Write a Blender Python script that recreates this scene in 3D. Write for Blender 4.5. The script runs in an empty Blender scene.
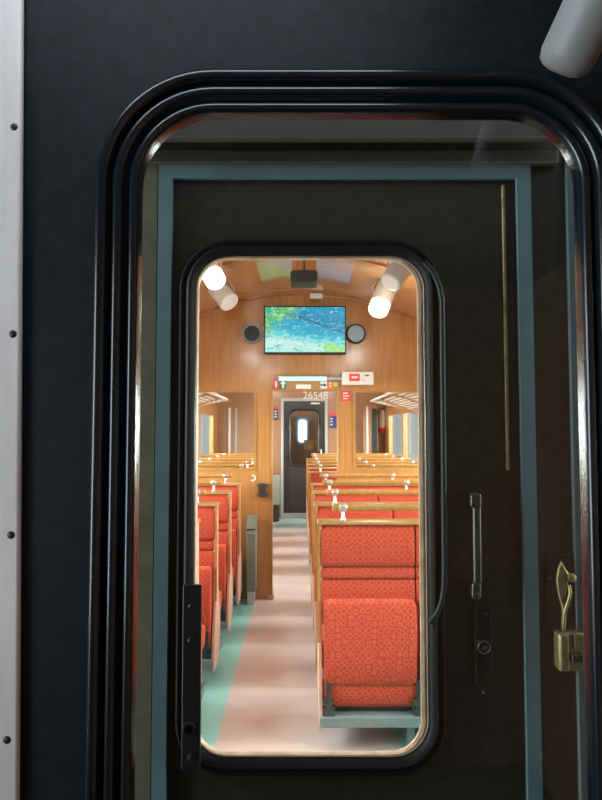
import bpy, bmesh, math, random
from mathutils import Vector, Matrix
random.seed(4)
S = bpy.context.scene
C = S.collection
PI = math.pi

# ------------------------------------------------------------------ camera
F = 600.0
TH = math.atan(30 / 600)
EYE = 1.6
cam = bpy.data.cameras.new('camera')
cam.sensor_fit = 'HORIZONTAL'; cam.sensor_width = 36; cam.lens = 36 * F / 602
cam.clip_start = 0.02; cam.clip_end = 200
camo = bpy.data.objects.new('camera', cam); C.objects.link(camo)
camo.location = (0, 0, EYE); camo.rotation_euler = (PI / 2 + TH, 0, 0)
S.camera = camo

def P(px, py, Y):
    """point at distance Y along the coach seen at photo pixel px, py"""
    u = (px - 301) / F; v = (400 - py) / F
    dy = math.cos(TH) - v * math.sin(TH); dz = math.sin(TH) + v * math.cos(TH)
    return Vector((u * Y / dy, Y, EYE + Y * dz / dy))

# ------------------------------------------------------------------ materials
def nodes(name):
    m = bpy.data.materials.new(name); m.use_nodes = True
    nt = m.node_tree
    return m, nt, nt.nodes['Principled BSDF']

def mat(name, col, rough=.5, metal=0, noise=0, nscale=20, bump=0, bscale=200, coat=0, spec=.5, emit=None, estr=0, stretch=(1, 1, 1)):
    m, nt, b = nodes(name)
    b.inputs['Base Color'].default_value = (*col, 1)
    b.inputs['Roughness'].default_value = rough
    b.inputs['Metallic'].default_value = metal
    b.inputs['Coat Weight'].default_value = coat
    b.inputs['Coat Roughness'].default_value = .12
    b.inputs['Specular IOR Level'].default_value = spec
    if emit:
        b.inputs['Emission Color'].default_value = (*emit, 1); b.inputs['Emission Strength'].default_value = estr
    if noise or bump:
        tc = nt.nodes.new('ShaderNodeTexCoord'); mp = nt.nodes.new('ShaderNodeMapping')
        mp.inputs['Scale'].default_value = stretch
        nt.links.new(tc.outputs['Object'], mp.inputs['Vector'])
    if noise:
        n = nt.nodes.new('ShaderNodeTexNoise'); n.inputs['Scale'].default_value = nscale; n.inputs['Detail'].default_value = 5
        r = nt.nodes.new('ShaderNodeValToRGB')
        r.color_ramp.elements[0].position = .3; r.color_ramp.elements[1].position = .7
        r.color_ramp.elements[0].color = (*[c * (1 - noise) for c in col], 1)
        r.color_ramp.elements[1].color = (*[min(1, c * (1 + noise)) for c in col], 1)
        nt.links.new(mp.outputs[0], n.inputs['Vector']); nt.links.new(n.outputs['Fac'], r.inputs[0])
        nt.links.new(r.outputs[0], b.inputs['Base Color'])
    if bump:
        n2 = nt.nodes.new('ShaderNodeTexNoise'); n2.inputs['Scale'].default_value = bscale; n2.inputs['Detail'].default_value = 3
        bp = nt.nodes.new('ShaderNodeBump'); bp.inputs['Strength'].default_value = bump; bp.inputs['Distance'].default_value = .002
        nt.links.new(mp.outputs[0], n2.inputs['Vector']); nt.links.new(n2.outputs['Fac'], bp.inputs['Height'])
        nt.links.new(bp.outputs[0], b.inputs['Normal'])
    return m

def glass_mat(name, tint=(1, 1, 1), refl=1.0):
    m = bpy.data.materials.new(name); m.use_nodes = True
    nt = m.node_tree; nt.nodes.clear()
    out = nt.nodes.new('ShaderNodeOutputMaterial')
    t = nt.nodes.new('ShaderNodeBsdfTransparent'); t.inputs[0].default_value = (*tint, 1)
    g = nt.nodes.new('ShaderNodeBsdfGlossy'); g.inputs['Roughness'].default_value = .02
    fr = nt.nodes.new('ShaderNodeFresnel'); fr.inputs['IOR'].default_value = 1.5
    mu = nt.nodes.new('ShaderNodeMath'); mu.operation = 'MULTIPLY'; mu.inputs[1].default_value = refl
    mx = nt.nodes.new('ShaderNodeMixShader')
    nt.links.new(fr.outputs[0], mu.inputs[0]); nt.links.new(mu.outputs[0], mx.inputs[0])
    nt.links.new(t.outputs[0], mx.inputs[1]); nt.links.new(g.outputs[0], mx.inputs[2]); nt.links.new(mx.outputs[0], out.inputs[0])
    return m

def wood_mat(name, a, b_, rough=.32, scale=(26, 26, 1.6), coat=.3):
    m, nt, b = nodes(name)
    tc = nt.nodes.new('ShaderNodeTexCoord'); mp = nt.nodes.new('ShaderNodeMapping'); mp.inputs['Scale'].default_value = scale
    n = nt.nodes.new('ShaderNodeTexNoise'); n.inputs['Scale'].default_value = 1.5; n.inputs['Detail'].default_value = 6; n.inputs['Distortion'].default_value = .4
    r = nt.nodes.new('ShaderNodeValToRGB')
    r.color_ramp.elements[0].position = .3; r.color_ramp.elements[0].color = (*a, 1)
    r.color_ramp.elements[1].position = .72; r.color_ramp.elements[1].color = (*b_, 1)
    nt.links.new(tc.outputs['Object'], mp.inputs[0]); nt.links.new(mp.outputs[0], n.inputs['Vector'])
    nt.links.new(n.outputs['Fac'], r.inputs[0]); nt.links.new(r.outputs[0], b.inputs['Base Color'])
    b.inputs['Roughness'].default_value = rough; b.inputs['Coat Weight'].default_value = coat; b.inputs['Coat Roughness'].default_value = .15
    return m

def fabric_mat(name, a, b_):
    m, nt, b = nodes(name)
    tc = nt.nodes.new('ShaderNodeTexCoord'); mp = nt.nodes.new('ShaderNodeMapping'); mp.inputs['Scale'].default_value = (1, .05, 1)
    v = nt.nodes.new('ShaderNodeTexVoronoi'); v.inputs['Scale'].default_value = 33; v.inputs['Randomness'].default_value = .25
    w = nt.nodes.new('ShaderNodeMath'); w.operation = 'MULTIPLY'; w.inputs[1].default_value = 16
    sn = nt.nodes.new('ShaderNodeMath'); sn.operation = 'SINE'
    r = nt.nodes.new('ShaderNodeValToRGB')
    r.color_ramp.elements[0].position = .35; r.color_ramp.elements[0].color = (*a, 1)
    r.color_ramp.elements[1].position = .95; r.color_ramp.elements[1].color = (*b_, 1)
    n = nt.nodes.new('ShaderNodeTexNoise'); n.inputs['Scale'].default_value = 500
    bp = nt.nodes.new('ShaderNodeBump'); bp.inputs['Strength'].default_value = .35; bp.inputs['Distance'].default_value = .002
    nt.links.new(tc.outputs['Object'], mp.inputs[0]); nt.links.new(mp.outputs[0], v.inputs['Vector'])
    nt.links.new(v.outputs['Distance'], w.inputs[0]); nt.links.new(w.outputs[0], sn.inputs[0]); nt.links.new(sn.outputs[0], r.inputs[0])
    nt.links.new(r.outputs[0], b.inputs['Base Color'])
    nt.links.new(tc.outputs['Object'], n.inputs['Vector']); nt.links.new(n.outputs['Fac'], bp.inputs['Height']); nt.links.new(bp.outputs[0], b.inputs['Normal'])
    b.inputs['Roughness'].default_value = .85; b.inputs['Specular IOR Level'].default_value = .2
    b.inputs['Sheen Weight'].default_value = .25; b.inputs['Sheen Tint'].default_value = (1, .5, .35, 1)
    return m

M = dict(
    black=mat('black paint', (.0070, .0110, .0150), .55, noise=.35, nscale=60, bump=.08, bscale=500, spec=.22),
    rubber=mat('black rubber', (.008, .011, .015), .22, spec=.75),
    rubbermatt=mat('matt black rubber', (.010, .010, .010), .5, spec=.18),
    brownpaint=mat('dark brown paint', (.037, .030, .020), .45, noise=.25, nscale=50, bump=.2, bscale=300, spec=.35),
    olive=mat('olive grey reflected line', (.125, .12, .07), .5, noise=.2, nscale=30),
    header=mat('grey brown paint', (.065, .055, .045), .45, noise=.15),
    teal=mat('slate blue paint', (.115, .195, .22), .45, noise=.12, nscale=14),
    greyteal=mat('grey blue paint', (.10, .145, .15), .5),
    greenrub=mat('dark green rubber', (.010, .022, .020), .5, spec=.3),
    alu=mat('brushed aluminium', (.80, .745, .74), .5, .0, noise=.12, nscale=9, stretch=(3, 3, .6)),
    screw=mat('dark screw', (.05, .045, .05), .4, .6),
    steel=mat('worn steel', (.12, .115, .10), .4, .8, noise=.2),
    chrome=mat('chrome', (.62, .6, .57), .38, .9),
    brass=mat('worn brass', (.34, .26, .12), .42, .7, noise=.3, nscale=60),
    blacksteel=mat('black steel', (.012, .012, .013), .3, spec=.6),
    white=mat('white enamel', (.76, .79, .78), .35),
    reflected_lamp_dull=mat('dull grey lamp reflection', (.25, .25, .25), .5),
    lampgrey=mat('pale grey enamel', (.48, .53, .54), .35),
    glow=mat('lamp glow', (1, 1, 1), .4, emit=(1, .96, .86), estr=9),
    cyanglow=mat('tube glow', (.6, .9, .95), .4, emit=(.25, .85, .95), estr=1.0),
    wood=wood_mat('varnished oak', (.38, .165, .045), (.53, .255, .08)),
    woodd=wood_mat('darker oak', (.30, .115, .035), (.42, .18, .055)),
    wood_ceiling=wood_mat('ceiling veneer', (.44, .20, .075), (.60, .31, .12), .14, (1.6, 26, 26), .8),
    brownpanel=wood_mat('brown veneer', (.30, .155, .085), (.38, .20, .11), .4),
    tan=mat('pale edging', (.56, .42, .31), .4, noise=.2, nscale=40),
    pinkwood=mat('pale side panel', (.60, .38, .28), .45, noise=.12, nscale=20),
    goldwood=mat('golden wood', (.40, .205, .06), .3, noise=.2, nscale=40, coat=.4),
    goldtrim=mat('golden trim', (.46, .28, .10), .3, .35, noise=.15, nscale=30),
    fabric=fabric_mat('rust red fabric', (.40, .043, .026), (.55, .105, .050)),
    bar=mat('grey teal enamel', (.16, .225, .235), .4, noise=.1),
    dark=mat('dark mechanism', (.03, .035, .038), .35, spec=.6),
    tvblack=mat('tv black', (.012, .014, .016), .5),
    speaker=mat('speaker grey', (.04, .045, .05), .5),
    speakerpale=mat('speaker pale grey', (.27, .42, .48), .6),
    red=mat('red', (.65, .05, .03), .5), green=mat('green', (.03, .20, .12), .5), navy=mat('navy', (.03, .04, .16), .5),
    orange=mat('orange', (.75, .16, .04), .5), yellow=mat('yellow green', (.55, .62, .10), .5), yel=mat('yellow', (.75, .48, .12), .5),
    redled=mat('red display', (.5, .02, .02), .4, emit=(.9, .06, .03), estr=.5),
    greygreen=mat('grey green enamel', (.17, .21, .175), .45, noise=.15),
    palegreen=mat('pale green enamel', (.33, .43, .38), .45),
    darkdoor=mat('dark green door', (.020, .026, .031), .3, noise=.4, nscale=6),
    greyframe=mat('grey frame', (.42, .43, .42), .4),
    mat_=mat('pale blue mat', (.42, .62, .68), .7, noise=.1),
    bluewin=mat('blue frame', (.25, .48, .75), .5),
    sky=mat('bright daylight', (1, 1, 1), .5, emit=(.80, .93, 1), estr=2.6),
    glass=glass_mat('window glass', (.97, .985, .97), 1.0),
    glass2=glass_mat('partition glass', (.96, .96, .95), .8),
    glass3=glass_mat('side window glass', (.97, .97, .96), .25),
    smoky=glass_mat('far door glass', (.75, .75, .76), 1.0),
)

def floor_mat():
    m, nt, b = nodes('linoleum')
    tc = nt.nodes.new('ShaderNodeTexCoord'); sp = nt.nodes.new('ShaderNodeSeparateXYZ')
    nt.links.new(tc.outputs['Object'], sp.inputs[0])
    def mth(op, a, v):
        n = nt.nodes.new('ShaderNodeMath'); n.operation = op
        nt.links.new(a, n.inputs[0]); n.inputs[1].default_value = v
        return n.outputs[0]
    d = mth('ABSOLUTE', mth('SUBTRACT', sp.outputs['X'], .033), 0)
    aisle = mth('LESS_THAN', d, .465)
    seam = mth('LESS_THAN', mth('ABSOLUTE', mth('SUBTRACT', d, .467), 0), .004)
    n = nt.nodes.new('ShaderNodeTexNoise'); n.inputs['Scale'].default_value = 2.2; n.inputs['Detail'].default_value = 9; n.inputs['Roughness'].default_value = .65
    mp = nt.nodes.new('ShaderNodeMapping'); mp.inputs['Scale'].default_value = (1, 1.8, 1)
    nt.links.new(tc.outputs['Object'], mp.inputs[0]); nt.links.new(mp.outputs[0], n.inputs['Vector'])
    def ramp(c0, c1):
        r = nt.nodes.new('ShaderNodeValToRGB')
        r.color_ramp.elements[0].position = .3; r.color_ramp.elements[1].position = .7
        r.color_ramp.elements[0].color = (*c0, 1); r.color_ramp.elements[1].color = (*c1, 1)
        nt.links.new(n.outputs['Fac'], r.inputs[0]); return r.outputs[0]
    pink = ramp((.62, .52, .51), (.78, .70, .70)); teal = ramp((.28, .68, .68), (.40, .82, .80))
    mx = nt.nodes.new('ShaderNodeMix'); mx.data_type = 'RGBA'
    nt.links.new(aisle, mx.inputs['Factor']); nt.links.new(teal, mx.inputs['A']); nt.links.new(pink, mx.inputs['B'])
    m2 = nt.nodes.new('ShaderNodeMix'); m2.data_type = 'RGBA'
    nt.links.new(seam, m2.inputs['Factor']); nt.links.new(mx.outputs['Result'], m2.inputs['A']); m2.inputs['B'].default_value = (.62, .68, .62, 1)
    nt.links.new(m2.outputs['Result'], b.inputs['Base Color'])
    b.inputs['Roughness'].default_value = .38
    return m
M['floor'] = floor_mat()

def screen_mat():
    """river landscape shown on the television: bank, water and pale shore, as light"""
    m, nt, b = nodes('television picture')
    L = nt.links.new
    tc = nt.nodes.new('ShaderNodeTexCoord'); sp = nt.nodes.new('ShaderNodeSeparateXYZ')
    L(tc.outputs['Generated'], sp.inputs[0])
    n = nt.nodes.new('ShaderNodeTexNoise'); n.inputs['Scale'].default_value = 7; n.inputs['Detail'].default_value = 10; n.inputs['Roughness'].default_value = .8
    L(tc.outputs['Generated'], n.inputs['Vector'])
    def mth(op, a, b2):
        q = nt.nodes.new('ShaderNodeMath'); q.operation = op
        for i, s in enumerate((a, b2)):
            if isinstance(s, (int, float)): q.inputs[i].default_value = s
            else: L(s, q.inputs[i])
        return q.outputs[0]
    wob = mth('MULTIPLY', mth('SUBTRACT', n.outputs['Fac'], .5), 2.0)
    def ramp(src, cols):
        r = nt.nodes.new('ShaderNodeValToRGB'); e = r.color_ramp.elements
        e[0].position, e[0].color = cols[0][0], (*cols[0][1], 1); e[1].position, e[1].color = cols[-1][0], (*cols[-1][1], 1)
        for p, c in cols[1:-1]:
            k = e.new(p); k.color = (*c, 1)
        L(src, r.inputs[0]); return r.outputs[0]
    # height with a slope: shore below, water above
    h = mth('ADD', mth('ADD', sp.outputs['Z'], mth('MULTIPLY', sp.outputs['X'], .28)), mth('MULTIPLY', wob, .55))
    base = ramp(h, [(0, (.45, .95, .85)), (.30, (.75, 1, .9)), (.48, (.12, .75, .85)), (.56, (.01, .42, .60)), (.72, (.01, .42, .75)), (.9, (.0, .20, .45)), (1, (.01, .32, .60))])
    g = mth('SUBTRACT', mth('ADD', mth('SUBTRACT', sp.outputs['Z'], mth('MULTIPLY', sp.outputs['X'], 1.35)), wob), .28)
    gm = ramp(g, [(0, (0, 0, 0)), (.25, (1, 1, 1))])
    gcol = ramp(n.outputs['Fac'], [(.3, (.0, .18, .12)), (.5, (.10, .55, .12)), (.62, (.75, .95, .25)), (.75, (.3, .85, .7))])
    mx = nt.nodes.new('ShaderNodeMix'); mx.data_type = 'RGBA'
    L(gm, mx.inputs['Factor']); L(base, mx.inputs['A']); L(gcol, mx.inputs['B'])
    # slanting dark fallen trunk
    ln = mth('ABSOLUTE', mth('SUBTRACT', mth('ADD', sp.outputs['Z'], mth('MULTIPLY', sp.outputs['X'], .62)), 1.04), 0)
    lm = mth('MULTIPLY', mth('LESS_THAN', ln, .022), mth('GREATER_THAN', sp.outputs['X'], .42))
    m2 = nt.nodes.new('ShaderNodeMix'); m2.data_type = 'RGBA'
    L(lm, m2.inputs['Factor']); L(mx.outputs['Result'], m2.inputs['A']); m2.inputs['B'].default_value = (.01, .10, .20, 1)
    # green grass corner
    gr = mth('MULTIPLY', mth('LESS_THAN', mth('ADD', sp.outputs['Z'], mth('MULTIPLY', wob, .3)), .18), mth('GREATER_THAN', sp.outputs['X'], .74))
    m3 = nt.nodes.new('ShaderNodeMix'); m3.data_type = 'RGBA'
    L(gr, m3.inputs['Factor']); L(m2.outputs['Result'], m3.inputs['A']); m3.inputs['B'].default_value = (.45, .85, .20, 1)
    n2 = nt.nodes.new('ShaderNodeTexNoise'); n2.inputs['Scale'].default_value = 15; n2.inputs['Detail'].default_value = 6; n2.inputs['Distortion'].default_value = 1.2
    L(tc.outputs['Generated'], n2.inputs['Vector'])
    sp2 = ramp(n2.outputs['Fac'], [(.30, (.0, .30, .62)), (.48, (.02, .55, .75)), (.60, (.20, .85, .95)), (.72, (.95, 1, .85))])
    fm = ramp(n2.outputs['Fac'], [(.36, (.75, .75, .75)), (.46, (0, 0, 0)), (.54, (0, 0, 0)), (.64, (.7, .7, .7))])
    m4 = nt.nodes.new('ShaderNodeMix'); m4.data_type = 'RGBA'
    L(fm, m4.inputs['Factor']); L(m3.outputs['Result'], m4.inputs['A']); L(sp2, m4.inputs['B'])
    m3 = m4
    b.inputs['Base Color'].default_value = (.01, .01, .01, 1); b.inputs['Roughness'].default_value = .3
    L(m3.outputs['Result'], b.inputs['Emission Color']); b.inputs['Emission Strength'].default_value = 1.1
    return m
M['screen'] = screen_mat()

# ------------------------------------------------------------------ mesh helpers
def obj(name, bm, m, parent=None, smooth=False, bevel=0, loc=None):
    bmesh.ops.recalc_face_normals(bm, faces=bm.faces)
    me = bpy.data.meshes.new(name); bm.to_mesh(me); bm.free()
    me.materials.append(M[m] if isinstance(m, str) else m)
    o = bpy.data.objects.new(name, me); C.objects.link(o)
    if parent: o.parent = parent
    if loc is not None: o.location = loc
    if smooth:
        me.polygons.foreach_set('use_smooth', [True] * len(me.polygons))
        me.set_sharp_from_angle(angle=math.radians(45))
    if bevel:
        md = o.modifiers.new('bevel', 'BEVEL'); md.width = bevel; md.segments = 3; md.limit_method = 'ANGLE'
        me.polygons.foreach_set('use_smooth', [True] * len(me.polygons)); me.set_sharp_from_angle(angle=math.radians(45))
    return o

def BM(): return bmesh.new()

def box(bm, x0, x1, y0, y1, z0, z1):
    v = [bm.verts.new((x, y, z)) for x in (x0, x1) for y in (y0, y1) for z in (z0, z1)]
    for f in ((0, 1, 3, 2), (4, 6, 7, 5), (0, 4, 5, 1), (2, 3, 7, 6), (0, 2, 6, 4), (1, 5, 7, 3)):
        bm.faces.new([v[i] for i in f])
    return bm

def bx(*a): return box(BM(), *a)

def prism(bm, pts, axis, a, b):
    """closed polygon extruded along axis 'x' (pts = y,z), 'y' (pts = x,z) or 'z' (pts = x,y)"""
    def mk(p, t):
        return {'x': (t, p[0], p[1]), 'y': (p[0], t, p[1]), 'z': (p[0], p[1], t)}[axis]
    A = [bm.verts.new(mk(p, a)) for p in pts]; B = [bm.verts.new(mk(p, b)) for p in pts]
    n = len(pts)
    for i in range(n): bm.faces.new((A[i], A[(i + 1) % n], B[(i + 1) % n], B[i]))
    bm.faces.new(A); bm.faces.new(B[::-1])
    return bm

def tube(bm, a, b, r0, r1=None, n=20, caps=True):
    a = Vector(a); b = Vector(b); r1 = r0 if r1 is None else r1
    d = (b - a).normalized(); u = d.orthogonal().normalized(); w = d.cross(u)
    def ring(c, r): return [bm.verts.new(c + r * (math.cos(2 * PI * i / n) * u + math.sin(2 * PI * i / n) * w)) for i in range(n)]
    A = ring(a, r0); B = ring(b, r1)
    for i in range(n): bm.faces.new((A[i], A[(i + 1) % n], B[(i + 1) % n], B[i]))
    if caps: bm.faces.new(A); bm.faces.new(B)
    return bm

def lathe(bm, a, d, prof, n=28):
    """profile of (distance along d, radius), closed at both ends"""
    a = Vector(a); d = Vector(d).normalized(); u = d.orthogonal().normalized(); w = d.cross(u)
    rings = [[bm.verts.new(a + d * t + r * (math.cos(2 * PI * i / n) * u + math.sin(2 * PI * i / n) * w)) for i in range(n)] for t, r in prof]
    for A, B in zip(rings, rings[1:]):
        for i in range(n): bm.faces.new((A[i], A[(i + 1) % n], B[(i + 1) % n], B[i]))
    bm.faces.new(rings[0]); bm.faces.new(rings[-1])
    return bm

def path_tube(bm, pts, r, n=10):
    pts = [Vector(p) for p in pts]; rings = []
    up = Vector((0.13, 1, .07)).normalized()
    for i, p in enumerate(pts):
        d = (pts[min(i + 1, len(pts) - 1)] - pts[max(i - 1, 0)]).normalized()
        u = d.cross(up).normalized(); w = d.cross(u)
        rings.append([bm.verts.new(p + r * (math.cos(2 * PI * k / n) * u + math.sin(2 * PI * k / n) * w)) for k in range(n)])
    for A, B in zip(rings, rings[1:]):
        for i in range(n): bm.faces.new((A[i], A[(i + 1) % n], B[(i + 1) % n], B[i]))
    bm.faces.new(rings[0]); bm.faces.new(rings[-1])
    return bm

def rr(x0, x1, z0, z1, r, n=14):
    pts = []
    for cx, cz, a0 in ((x1 - r, z1 - r, 0), (x0 + r, z1 - r, 90), (x0 + r, z0 + r, 180), (x1 - r, z0 + r, 270)):
        for i in range(n + 1):
            a = math.radians(a0 + 90 * i / n); pts.append((cx + r * math.cos(a), cz + r * math.sin(a)))
    return pts

def loops(bm, ls, closed=False):
    """skin between successive loops, each (points x,z ; y)"""
    R = [[bm.verts.new((p[0], y, p[1])) for p in pts] for pts, y in ls]
    if closed: R.append(R[0])
    for A, B in zip(R, R[1:]):
        n = len(A)
        for i in range(n): bm.faces.new((A[i], A[(i + 1) % n], B[(i + 1) % n], B[i]))
    return bm

def ring(outer, inner, y0, y1):
    return loops(BM(), [(outer, y0), (inner, y0), (inner, y1), (outer, y1)], True)

def sweep(win, prof, closed=True):
    """profile of (offset outward, y) swept round the rounded window win = x0,x1,z0,z1,r"""
    x0, x1, z0, z1, r = win
    return loops(BM(), [(rr(x0 - o, x1 + o, z0 - o, z1 + o, max(.002, r + o)), y) for o, y in prof], closed)

def plate(win, y0, y1):
    return prism(BM(), rr(*win), 'y', y0, y1)

def cushion(x0, x1, prof, end=.02):
    cy = sum(p[0] for p in prof) / len(prof); cz = sum(p[1] for p in prof) / len(prof)
    bm = BM(); R = []
    xs = [(x0, .90), (x0 + end * .3, .965), (x0 + end, .995), (x0 + end * 2, 1)]
    xs += [((x0 + x1) / 2, 1)] + [(x0 + x1 - x, s) for x, s in xs[::-1]]
    for x, s in xs:
        R.append([bm.verts.new((x, cy + (p[0] - cy) * s, cz + (p[1] - cz) * (1 - (1 - s) * .35))) for p in prof])
    n = len(prof)
    for A, B in zip(R, R[1:]):
        for i in range(n): bm.faces.new((A[i], A[(i + 1) % n], B[(i + 1) % n], B[i]))
    bm.faces.new(R[0]); bm.faces.new(R[-1])
    return bm

def text(name, s, size, m, loc, parent=None, align='CENTER'):
    cu = bpy.data.curves.new(name, 'FONT'); cu.body = s; cu.size = size; cu.align_x = align; cu.align_y = 'CENTER'; cu.extrude = .002
    t = bpy.data.objects.new(name, cu); C.objects.link(t)
    bpy.context.view_layer.update()
    me = bpy.data.meshes.new_from_object(t.evaluated_get(bpy.context.evaluated_depsgraph_get()))
    bpy.data.objects.remove(t); bpy.data.curves.remove(cu)
    me.materials.clear(); me.materials.append(M[m]); me.name = name
    me.transform(Matrix.Rotation(PI / 2, 4, 'X'))
    o = bpy.data.objects.new(name, me); C.objects.link(o); o.location = loc
    if parent: o.parent = parent
    return o

def tag(o, label=None, cat=None, group=None, kind=None):
    if label: o['label'] = label
    if cat: o['category'] = cat
    if group: o['group'] = group
    if kind: o['kind'] = kind
    return o

def struct(o, label, cat): return tag(o, label, cat, kind='structure')

def thing(name, label, cat, loc=(0, 0, 0), group=None):
    o = bpy.data.objects.new(name, None); C.objects.link(o); o.location = loc; o.empty_display_size = .1
    return tag(o, label, cat, group)

def copy_tree(o, parent=None):
    c = o.copy(); C.objects.link(c)
    if parent: c.parent = parent
    for ch in list(o.children): copy_tree(ch, c)
    return c

# ================================================================== NEAR VESTIBULE
YN = .62
tl = P(140, 115, YN); rt = P(583, 400, YN); lf = P(137, 400, YN)
NW = (lf.x, rt.x, .86, tl.z, .078)
d1 = obj('door_1', ring(rr(-1.1, 1.1, 0.0, 2.3, .004), rr(NW[0] - .03, NW[1] + .03, NW[2] - .03, NW[3] + .03, .10), YN, YN + .04), 'black')
struct(d1, 'black painted end bulkhead with a large round-cornered window, nearest to the viewer', 'door')
def bead(o, y, r): return [(o + r * math.cos(math.radians(t)), y - r * math.sin(math.radians(t))) for t in range(0, 181, 18)]
prof = [(.044, YN + .002)] + bead(.0370, YN - .010, .0065) + [(.029, YN - .004)] + bead(.0205, YN - .008, .0055) + [(.0115, YN - .003)] + bead(.0045, YN - .006, .0050)
prof += [(-.001, YN - .001), (-.001, YN + .009), (.028, YN + .009), (.028, YN + .002)]
obj('gasket', sweep(NW, prof), 'rubber', d1, smooth=True)
obj('pane', plate((NW[0] - .004, NW[1] + .004, NW[2] - .004, NW[3] + .004, .078), YN + .001, YN + .006), 'glass', d1)

xt, xb = P(22, 0, .612), P(17.5, 800, .612)
kx = (xt.x - xb.x) / (xt.z - xb.z)
t1 = obj('trim_1', prism(BM(), [(-.62, 0), (xb.x - kx * xb.z, 0), (xb.x + kx * (2.3 - xb.z), 2.3), (-.62, 2.3)], 'y', .612, YN - .0005), 'alu', bevel=.003)
struct(t1, 'pale aluminium strip with dark screws along the left edge', 'trim')
for px, py in ((14, 127), (13, 334), (11, 535), (7, 740)):
    p = P(px, py, .612)
    o = obj('screw', lathe(BM(), (p.x, .6135, p.z), (0, -1, 0), [(0, .004), (.0015, .004), (.0026, .0026), (.003, .0012)], 14), 'screw', t1, smooth=True)
tag(t1.children[0], 'dark screw')

# vestibule room behind the viewer
struct(obj('floor', bx(-1.1, 1.1, -1.7, 1.19, -.08, 0), 'dark'), 'dark vestibule floor on the near side', 'floor')
struct(obj('ceiling', bx(-1.1, 1.1, -1.7, YN, 2.3, 2.36), 'header'), 'vestibule ceiling above the viewer', 'ceiling')
struct(obj('wall_rear', bx(-1.1, 1.1, -1.76, -1.7, 0, 2.3), 'brownpanel'), 'wood panelled vestibule wall behind the viewer', 'wall')
struct(obj('wall_right', bx(1.1, 1.16, -1.7, YN, 0, 2.3), 'brownpanel'), 'vestibule side wall on the right', 'wall')
bm = BM()
for a in ((-1.7, -1.2, 0, 2.3), (.30, YN, 0, 2.3), (-1.2, .30, 0, .8), (-1.2, .30, 2.05, 2.3)): box(bm, -1.16, -1.1, a[0], a[1], a[2], a[3])
struct(obj('wall_left', bm, 'brownpanel'), 'vestibule side wall with a window on the left', 'wall')
struct(obj('window_1', bx(-1.135, -1.125, -1.2, .30, .8, 2.05), 'glass'), 'vestibule side window on the left', 'window')

# lamp reflected in the glass at the top right, built as a solid lamp
a = P(564, 64, .52); b = P(617, -42, .475)
d = (b - a).normalized(); L_ = (b - a).length
k = (2.3 - b.z) / d.z
lamp = thing('reflected_lamp', 'pale grey reflection of a tube lamp, built solid, in the top right corner', 'lamp', a)
obj('housing', lathe(BM(), (0, 0, 0), d, [(-.008, .010), (-.006, .017), (-.002, .022), (.006, .0245), (.070, .0255), (.0705, .0235), (.073, .0235), (.0735, .0265), (L_, .0265), (L_ + .004, .01)], 36), 'reflected_lamp_dull', lamp, smooth=True)
obj('stem', tube(BM(), d * L_, d * (L_ + k), .010), 'reflected_lamp_dull', lamp, smooth=True)
obj('reflected_seam_ring', lathe(BM(), d * .0705, d, [(0, .0238), (.0003, .0246), (.0022, .0246), (.0025, .0238)], 36), 'screw', lamp, smooth=True)

# ================================================================== GANGWAY AND FAR COACH END
YW = 1.16            # end wall face
YD = 1.163           # door leaf face
YB = 1.215           # inner face
p0 = P(172, 180, YW); p1 = P(516, 400, YW); lf = P(171, 400, YW)
DO = (lf.x, p1.x + .006, 0.0, p0.z)      # doorway clear opening
w = obj('wall_end', ring(rr(-1.52, 1.52, 0, 2.95, .003), rr(DO[0], DO[1], .002, DO[3], .004), YW, YB - .003), 'brownpaint')
struct(w, 'dark brown end wall of the next coach around its door', 'wall')
te = ring(rr(DO[0] - .027, DO[1] + .027, .001, DO[3] + .027, .002), rr(DO[0], DO[1], .0005, DO[3], .0015), YW - .010, YW - .0005)
t2 = struct(obj('trim_2', te, 'teal', bevel=.0015), 'slate blue door frame strip with mitred corners around the dark inner door', 'trim')
# faces either side of the frame strip
xl = P(140, 400, YW).x - .04
struct(obj('trim_3', bx(xl, DO[0] - .030, YW - .006, YW - .0005, 0, DO[3] + .03), 'olive'), 'olive grey jamb plate left of the slate blue frame', 'trim')
q = P(572, 400, YW)
struct(obj('trim_4', bx(q.x - .005, q.x + .006, YW - .012, YW - .0005, 0, DO[3] + .045), 'greyteal'), 'thin blue grey upright near the right edge of the near window', 'trim')
q = P(583, 400, YW)  # solid strip in place of a golden line reflected at the window edge
struct(obj('trim_5', bx(q.x - .004, q.x + .003, YW - .018, YW - .0005, 0, DO[3] + .06), 'olive'), 'narrow olive upright standing in for a reflected line at the far right', 'trim')
za, zb, zc, zd = P(300, 168, YW).z, P(300, 155, YW).z, P(300, 138, 1.10).z, P(300, 112, 1.10).z
bm = BM()
box(bm, -.5, .5, YW - .02, YW - .0006, za + .002, zb)
box(bm, -.5, .5, 1.10, 1.112, zc, zd + .16)
box(bm, -.5, .5, 1.098, 1.112, zc - .003, zc + .003)
box(bm, -.5, .5, 1.112, YW - .0006, zd + .13, zd + .16)
struct(obj('trim_6', bm, 'header', bevel=.0015), 'grey brown header ledges above the inner door', 'trim')

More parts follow.
